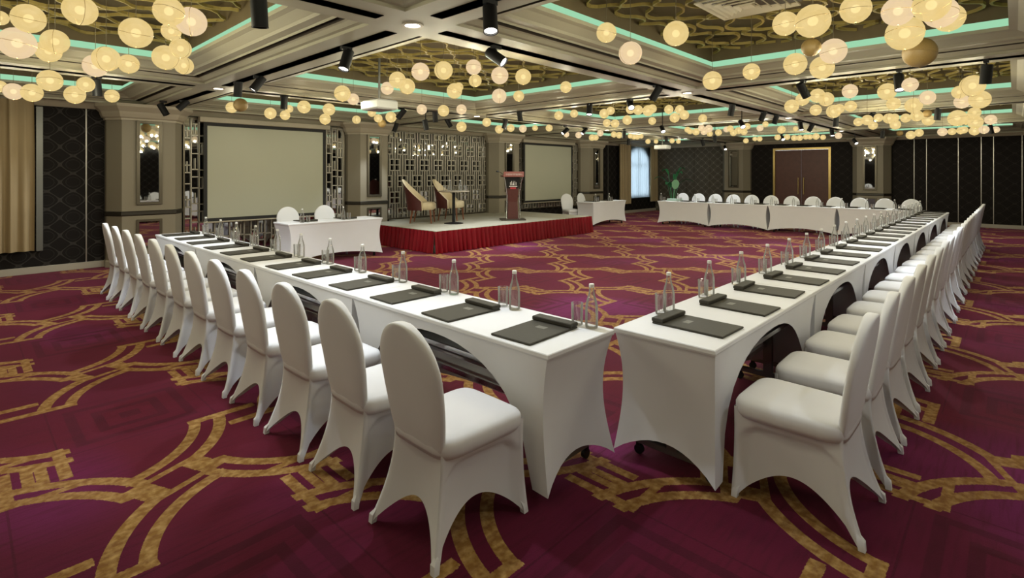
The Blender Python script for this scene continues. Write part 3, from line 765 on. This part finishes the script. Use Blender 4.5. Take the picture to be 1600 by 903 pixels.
t_ = MB(); x = -.19; rnd = random.Random(2)
while x < .19:
    w_ = rnd.choice((.014, .018, .022)); t_.box(x, x+w_*.45, -.2035, -.2005, 1.105, 1.140)
    if rnd.random() < .6: t_.box(x, x+w_, -.2035, -.2005, 1.132, 1.140)
    if rnd.random() < .5: t_.box(x, x+w_, -.2035, -.2005, 1.105, 1.112)
    x += w_+.010
t_.build('sign_lettering', M['white'], sg)
e_ = MB()
for x0, h_ in ((-.075, .07), (-.045, .10), (.035, .10), (.065, .07)): e_.box(x0, x0+.012, -.093, -.089, .86, .86+h_)
e_.add([(-.02, -.093, .86), (.022, -.093, .86), (.001, -.093, .97), (-.02, -.089, .86), (.022, -.089, .86), (.001, -.089, .97)], [(0,1,2),(5,4,3),(0,3,4,1),(1,4,5,2),(2,5,3,0)])
e_.box(-.10, .10, -.093, -.089, .82, .838); e_.build('emblem', M['white'], lc)
MB().box(-.07, .07, -.092, -.086, .765, .805).build('emblem_band', M['redprint'], lc)
MB().tube([(-.20, .05, 1.10), (-.30, -.02, 1.17), (-.36, -.08, 1.19)], .006, 6).build('microphone_neck', M['black'], lc, True)
MB().tube([(-.36, -.08, 1.19), (-.41, -.13, 1.195)], [.016, .02], 8).build('microphone', M['black'], lc, True)

# ================================================================== plant, teal box, projectors, vent
pl = empty('potted_plant', (19.0, 9.55, 0), 0, 'potted plant with broad green leaves in the far corner by the window', 'plant')
MB().lathe([(.14, 0), (.20, .05), (.22, .42), (.20, .42)], 20).build('pot', M['pot'], pl, True)
def leaf(base, tip, w_, m_, bend=.15):
    base, tip = Vector(base), Vector(tip); d_ = tip-base; side = d_.cross(Vector((0,0,1)))
    side = side.normalized() if side.length > 1e-4 else Vector((1,0,0)); rows = []
    for k in range(9):
        t = k/8; c = base+d_*t+Vector((0,0,bend*sin(PI*t))); ww = w_*sin(PI*min(1, t*.9+.08))**.7
        rows.append([tuple(c-side*ww+Vector((0,0,.02))), tuple(c), tuple(c+side*ww+Vector((0,0,.02)))])
    MB().grid(rows).build('leaf', m_, pl, True, None)
for a, l_, h_, w_ in ((.2,.45,1.35,.09),(1.2,.35,1.55,.08),(2.4,.5,1.25,.10),(3.3,.55,1.05,.10),(4.2,.4,1.45,.08),(5.1,.55,1.15,.10),(5.8,.35,1.6,.07)):
    p0 = Vector((.03*cos(a), .03*sin(a), .42)); p1 = Vector((.22*cos(a), .22*sin(a), h_))
    MB().tube([p0, (p0+p1)/2+Vector((0,0,.06)), p1], .010, 6).build('stem', M['leaf'], pl, True)
    leaf(p1, p1+Vector((l_*cos(a), l_*sin(a), .12)), w_, M['leaf'])
q = -DV*.25
MB().tube([(0, 0, .42), tuple(q*.6+Vector((0,0,.8))), tuple(q+Vector((0,0,.98)))], .012, 6).build('stem', M['leafpale'], pl, True)
leaf(q+Vector((0,0,1.0))+RV*.02, q*1.3+Vector((0,0,1.35))+RV*.02, .15, M['leafpale'], .02)
tag(MB().rbox(15.50, 15.72, 7.55, 7.98, .7305, .80, .006).build('storage_box', M['teal']), 'low pale teal box on the left end of the far cross tables', 'box')
def projector(x, y, z, rz, label):
    r = empty('projector', (x, y, z), rz, label, 'projector')
    MB().rbox(-.20, .20, -.16, .16, -.07, .06, .02).build('projector_body', M['proj'], r)
    MB().tube([(.20, .07, 0), (.23, .07, 0)], .04, 14).build('lens', M['black'], r, True)
    up = ZB-z+(.56 if x < 10 else 0)
    MB().tube([(0, 0, .06), (0, 0, up-.012)], .016, 8).build('ceiling_pole', M['steel'], r, True)
    MB().lathe([(.07, up-.012), (.07, up-.001)], 16).build('ceiling_plate', M['steel'], r)
projector(3.95, 6.25, 2.52, PI/2, 'ceiling projector on a pole aimed at the large left screen')
projector(15.2, 7.98+.0, 2.42, PI/2, 'ceiling projector on a pole before the arched window')
vt = empty('air_vent', (4.84, 1.72, ZB+.33), 0, 'square cream ceiling air diffuser in the near right coffer', 'vent')
for k in range(5):
    a, b = .34-.062*k, .34-.062*k-.028; z = -.012*k*.5; m_ = MB()
    m_.loft([[(-a,-a,z),(a,-a,z),(a,a,z),(-a,a,z)], [(-a,-a,z-.012),(a,-a,z-.012),(a,a,z-.012),(-a,a,z-.012)], [(-b,-b,z+.015),(b,-b,z+.015),(b,b,z+.015),(-b,b,z+.015)]], cap=False)
    m_.build('vent_louvre', M['vent'], vt)
MB().box(-.35, .35, -.35, .35, .03, .231).build('vent_backing', M['stripe'], vt)
MB().box(-.05, .05, -.05, .05, -.03, .03).build('vent_core', M['vent'], vt)

# spotlight positions (on the tracks)
SP = """405,18,48,0,0;766,30,52,3,1;775,89,30,52,1;541,94,38,-10,1;403,131,28,-30,1;372,139,26,-8,0;286,164,22,-40,1;255,171,22,28,0;151,137,26,0,0;444,160,22,-5,0
627,178,18,-40,0;618,199,15,-20,0;665,195,15,10,0;680,183,17,3,0;701,192,17,30,0;789,194,16,-15,0;1025,146,22,-30,0;921,171,18,-5,1;812,181,19,8,0;985,163,14,0,2;883,205,18,-48,1;913,205,16,-42,1;975,210,12,-3,0
1143,172,20,-8,0;1192,181,18,-20,0;1035,202,14,0,2;1159,194,12,0,2;982,222,10,0,0;1041,217,10,5,0;1117,217,10,5,0;1098,223,9,20,0;1255,141,26,32,0;1405,129,30,-10,1;1541,116,33,0,0;1212,186,18,-15,0;1251,197,16,0,1;1267,199,16,-25,0
1306,190,13,0,0;1366,183,14,0,2;1300,207,15,-3,1;1222,215,10,0,2;1379,210,12,0,0;1465,179,17,0,0;1548,202,15,20,0;1336,221,9,0,2;1133,231,8,-10,2"""
sl = []
for part in SP.replace('\n', ';').split(';'):
    x, y, h_, tl, lens = [float(t) for t in part.split(',')]
    dr_ = ray(x, y); best = None
    for ax, L_ in ((0, U_LINES), (1, V_LINES)):
        for c in L_:
            if abs(dr_[ax]) < 1e-4: continue
            D = c/dr_[ax]
            if D < 1: continue
            z = CAMH+dr_.z*D; er = abs(z-2.64)
            if 2.50 < z < 2.69 and (best is None or er < best[0]): best = (er, D, ax)
    if best is None: D = (2.63-CAMH)/dr_.z
    else: D = best[1]
    p = Vector((0,0,CAMH))+dr_*D
    if p.x > U_BACK-.3: p = Vector((0,0,CAMH))+dr_*(D*(U_BACK-.35)/p.x)
    sl.append((p, tl, int(lens), x, y))
sl.sort(key=lambda q: q[3])
# ================================================================== globe lanterns
G = """0,28,22;44.5,29,44;125,16,46;27,67.5,48;86,65,37;76,80,34;149,103,34;166,92,38;201,100,29;212.5,51.5,46;264,18,43;267.5,49,28;299,34,45;259,90,38;282,76,31;287.5,102.5,27
0,135,18;21,143,26;50,145,28;78,126,33;117,148,28;134,132,24;175,150,20;362,168,17;376,164,21,b
535,146,25;552,155,18;475,167,20;422.5,177,18;445.5,180,15;452,170,12;514,171,19;508,186,17;557,187,13;605,138,20;621,125,26;636,135,25;657,112,28;693,110,29;740,105,24;742.5,126,20;710,142,24;717,136,14;781,118,27;780,150,23;659,171,16;693,173,18;721,171,16;581,176,13;591,185,13;611,183,17;597,193,13,b;721,198,16;760.5,191,14;780,202,13;798,200,12
817.5,120,25;810.5,150,17;884,136,18;947.5,51,31;985,83,36;1056,52.5,39;1113,126,29;1174,112,25.5;873,180.5,14;897,177.5,12.5;944,177.5,15;954,173,13;948,192,12;961,193,13;980,187.5,15;985,171,14;997,172,15;1012.5,173,17;1019,170,14;1019,189,12;1045,171,14;1062,171,14;1054,184,15;1069,179.5,15;1098,185,13;817,201,12;836,200,9;858,200,11;885,210,9;904,211,10;925,215,10;931,215,9;938,208,10;959,210,9.5;967.5,211,10;985,212.5,8;990.5,214,8;996,214,8;1002,213,7;1074,202.5,9;1078,205,9;1087.5,206,11;1096,200,10;1100,206,10;1107.5,201,12;1109,209,9;1122.5,207,10;1135,202,9;1141,201,10;1146,207.5,10;1154,204,11;1162.5,206,10;1167.5,197.5,10;1187.5,200,10;1196,194,9;1165.5,220,8;1179.5,217,7;1187,217,8;1012.5,221,8;1050,220,8;1060,221,7;1025,221,7
1227,37,37;1270,33,51;1267.5,74,28,b;1302,80,39;1242.5,100,34;1284.5,105.5,35;1337,14,44;1403,17.5,45;1413.5,52,52;1437,82,46,b;1455,8,50;1470,20,46;1483,28,42
1237,166,21;1254,155,20;1277,149.5,22;1291,155,22;1274.5,172,17;1302.5,174,21;1311,170,15;1328,142.5,22;1329,166,17;1386,143,26;1396,162,19;1422,132.5,22;1427.5,165,23.5;1449,152.5,22;1499,144,20;1519.5,134,33;1503,159,21;1531,155.5,28;1496,184.5,25;1509,186,17;1522.5,176,17;1524,191,20;1548,187,15.5
1341,190.5,13;1355,187.5,16;1372.5,184,13;1364,196,13;1389,185,16;1397.5,184,13;1399,195,15;1415,184.5,14;1432.5,181,17;1450.5,187.5,17;1449,177.5,12,b
1221,202.5,12;1243,201,7;1215,214.5,9;1230,214,9;1241,215.5,9;1249.5,215.5,9;1259,214,8;1265.5,214,8;1275,213,10;1286,214.5,8;1310,212,10;1406,208,9,b;1423,211,13;1436,207.5,12;1472.5,206,13;1487.5,205.5,11;1501,204,11;1506,203,11;1522.5,204.5,14;1537.5,202.5,13;1556,202.5,10"""
def shell_mesh(n=20, m_=12, gap=.0):
    """sphere of unit radius made of two slightly parted half shells"""
    b = MB()
    for s in (-1, 1):
        rows = []
        for i in range(m_//2+1):
            a = PI/2*i/(m_//2); z = s*(gap+sin(a)*(1-gap)); rr_ = max(.001, cos(a))
            rows.append([(rr_*cos(2*PI*k/n), rr_*sin(2*PI*k/n), z) for k in range(n)])
        b.grid(rows, True)
    return b.mesh('globe_shell', True)
def seam_mesh(n=20):
    b = MB(); b.lathe([(.985, -.014), (1.01, -.012), (1.01, .012), (.985, .014)], n, cap=False)
    return b.mesh('globe_seam', True)
SH = {}
for k_, mm in (('y', 'globe'), ('p', 'globepale'), ('b', 'brownglobe')):
    me = shell_mesh(); me.materials.append(M[mm]); SH[k_] = me
SEAM = seam_mesh(); SEAM.materials.append(M['seam'])
BULBM = MB().lathe([(.001,-.30),(.15,-.26),(.26,-.15),(.30,0),(.26,.15),(.15,.26),(.001,.30)], 12, cap=False).mesh('inner_bulb', True); BULBM.materials.append(M['innerbulb'])
b_ = MB().lathe([(.001,-.30),(.15,-.26),(.26,-.15),(.30,0),(.26,.15),(.15,.26),(.001,.30)], 12, cap=False); b_.k = 1
b_.lathe([(.64*max(.002, cos(-PI/2+PI*i/10)), .64*sin(-PI/2+PI*i/10)) for i in range(11)], 16, cap=False); BULBM = b_.mesh('inner_bulb', True); BULBM.materials.append(M['innerbulb']); BULBM.materials.append(M['halo'])
KNOB = MB().lathe([(.001, -.06), (.05, -.05), (.05, .05), (.001, .06)], 8, cap=False).mesh('globe_finial', True); KNOB.materials.append(M['seam'])
CORDM = MB().tube([(0,0,0), (0,0,1)], .0025, 5).mesh('cord'); CORDM.materials.append(M['cord'])
globes = []
for part in G.replace('\n', ';').split(';'):
    q = part.split(','); x, y, w_ = float(q[0]), float(q[1]), float(q[2]); br = len(q) > 3
    h_ = random.uniform(.97, 1.05); dia = max(.155, min(.25, h_*w_/(Y0-y)))
    D = dia*FPX/w_
    z = CAMH+(Y0-y)*D/FPX
    if z > 2.70: D *= (2.70-CAMH)/(z-CAMH)
    if z < 2.40: D *= (2.40-CAMH)/(z-CAMH)
    p = Vector((0,0,CAMH)) + ray(x, y)*D; rad = w_*D/FPX/2
    p.x = min(p.x, U_BACK-.2); p.y = min(p.y, V_WALL-.45)
    globes.append([p, rad, br])
OFF = []  # unseen lanterns added to brighten the foreground
rnd = random.Random(11)
for i, c in enumerate(U_COF[:4]):
    for j, v in enumerate(V_COF):
        for k in range(9):
            q = Vector((rnd.uniform(c[0]+.15, c[1]-.15), rnd.uniform(v[0]+.15, v[1]-.15), rnd.uniform(2.45, 2.68)))
            d_ = (q-Vector((0,0,CAMH))).dot(DV); x, y = px_of(q) if d_ > .15 else (-999, -999)
            if (d_ > .15 and (-90 < x < 1690 and y > -70)) or (abs(q.x) < .5 and abs(q.y) < .5) or q.y > 9.5: continue
            if any((q-o_[0]).length < .3 for o_ in OFF): continue
            OFF.append([q, rnd.uniform(.085, .12), False])
n_in = len(globes); globes += OFF
for it in range(30):        # ease apart any two that would intersect
    for i in range(len(globes)):
        for j in range(i+1, len(globes)):
            a, b = globes[i], globes[j]; d_ = a[0]-b[0]; mn = a[1]+b[1]+.004
            if d_.length < mn:
                ax = ((a[0]+b[0])/2-Vector((0,0,CAMH))).normalized()
                s = 1 if d_.dot(ax) > 0 or (abs(d_.dot(ax)) < 1e-6 and i < j) else -1
                k = ax*s*(mn-d_.length)*.55; a[0] += k; b[0] -= k
    for g in globes:
        for q in sl:
            d_ = g[0]-q[0]
            if d_.length < g[1]+.13:
                ax = (g[0]-Vector((0,0,CAMH))).normalized(); g[0] += ax*(.04 if d_.dot(ax) > 0 else -.04)
for g in globes: g[0].x = min(g[0].x, U_BACK-.2)
off_ids = set(id(g) for g in globes[n_in:])
clu = {}
for g in globes:
    ci = min(range(len(U_COF)), key=lambda i: abs((U_COF[i][0]+U_COF[i][1])/2-g[0].x)); cj = min(range(len(V_COF)), key=lambda j: abs((V_COF[j][0]+V_COF[j][1])/2-g[0].y))
    clu.setdefault((ci, cj), []).append(g)
ZONE_U = ['behind-camera','nearest','second','third','fourth','farthest']; ZONE_V = ['outer right','right','middle','stage-side']
ng = 0; cords = []
for (ci, cj), gs in clu.items():
    gs.sort(key=lambda g: px_of(g[0])[0])
    k = -1
    for g in gs:
        p, rad, br = g; off = id(g) in off_ids
        if not off: k += 1
        ng += 1
        kind = 'b' if br else ('p' if random.random() < .18 else 'y')
        nm = {'b': 'unlit brown', 'p': 'pale cream', 'y': 'glowing yellow'}[kind]
        r = empty('globe_lantern', p, random.uniform(0, 6), '%s globe lantern, %s from left under the %s ceiling coffer, %s column' % (nm, ORD[k], ZONE_U[ci], ZONE_V[cj]), 'lantern', 'globe lanterns under the %s coffer, %s column' % (ZONE_U[ci], ZONE_V[cj]))
        if off: r['label'] = 'glowing globe lantern out of the frame, above or behind the camera'; r['group'] = 'globe lanterns out of the frame'
        tilt = (random.uniform(-.25, .25), random.uniform(-.25, .25), 0) if random.random() < .75 else (PI/2, 0, random.uniform(0, PI))
        for nme, me in (('globe_shell', SH[kind]), ('globe_seam', SEAM)):
            o = link(nme, me, None, r); o.scale = (rad,)*3; o.rotation_euler = tilt
        o = link('finial', KNOB, None, r); o.scale = (rad*.9,)*3; o.location = (0, 0, -rad)
        cords.append((r, p, rad))
        if not br:
            ld = bpy.data.lights.get('globe_bulb') or bpy.data.lights.new('globe_bulb', 'POINT')
            ld.energy = GLOBE_W; ld.shadow_soft_size = .022; ld.color = (.84, .93, 1)
            lo = bpy.data.objects.new('bulb', ld); COL.objects.link(lo); lo.parent = r; lo.location = (0, 0, -.55*rad)
            o = link('inner_bulb', BULBM, None, r); o.scale = (rad,)*3
bpy.context.view_layer.update(); DG = bpy.context.evaluated_depsgraph_get()
for r, p, rad in cords:
    hit = SC.ray_cast(DG, Vector((p.x, p.y, max(p.z+rad+.004, ZB-.012))), Vector((0, 0, 1)))
    zt = hit[1].z if hit[0] else ZB
    o = link('cord', CORDM, None, r); o.location = (0, 0, rad); o.scale = (1, 1, max(.01, zt-p.z-rad+.002))

# ================================================================== track spotlights
CANM = MB().lathe([(.044, .10), (.050, .094), (.050, -.094), (.052, -.10), (.045, -.10), (.043, -.07)], 18, cap=False).mesh('lamp_can', True, .7); CANM.materials.append(M['black'])
CAPT = MB().lathe([(.001, .10), (.046, .10)], 18, cap=False).mesh('lamp_cap'); CAPT.materials.append(M['black'])
LENS = {}
for k_, mm in ((0, 'lensoff'), (1, 'lens')):
    me = MB().lathe([(.044, -.085), (.02, -.09), (.001, -.091)], 18, cap=False).mesh('lens', True); me.materials.append(M[mm]); LENS[k_] = me
for k, (p, tl, lens, x, y) in enumerate(sl):
    dep = (p-Vector((0,0,CAMH))).dot(DV)
    r = empty('track_spotlight', p, 0, 'black cylindrical track spotlight%s, %s from the left edge of the photo' % (' with lit lens' if lens else '', (ORD+['thirty-seventh','thirty-eighth','thirty-ninth','fortieth','forty-first','forty-second','forty-third','forty-fourth','forty-fifth','forty-sixth','forty-seventh'])[k]), 'spotlight', 'track spotlights')
    a = math.radians(tl)
    toward = {0: .12, 1: -.35, 2: -1.1}[lens]
    aim = (Vector((0,0,-1))*cos(a) + RV*sin(a) + DV*toward).normalized()
    rot = (-aim).to_track_quat('Z', 'Y').to_euler()
    can = link('lamp_can', CANM, None, r); can.rotation_euler = rot
    c2 = link('lamp_cap', CAPT, None, can)
    ln = link('lens', LENS[1 if lens else 0], None, can)
    hit = SC.ray_cast(DG, Vector((p.x, p.y, ZB-.012)), Vector((0, 0, 1))); zt = (hit[1].z if hit[0] else ZB)-p.z
    st_ = MB().tube([(0, 0, .0), (0, 0, max(.06, zt-.012))], .010, 8); st_.box(-.05, .05, -.022, .022, zt-.03, zt+.001)
    st_.build('bracket', M['black'], r)
    ld = bpy.data.lights.get('spot_lamp') or bpy.data.lights.new('spot_lamp', 'SPOT')
    ld.energy = SPOT_W; ld.spot_size = 1.25; ld.spot_blend = .7; ld.shadow_soft_size = .035; ld.color = (.86, .94, 1)
    lo = bpy.data.objects.new('lamp', ld); COL.objects.link(lo); lo.parent = r; lo.location = aim*.12; lo.rotation_euler = rot
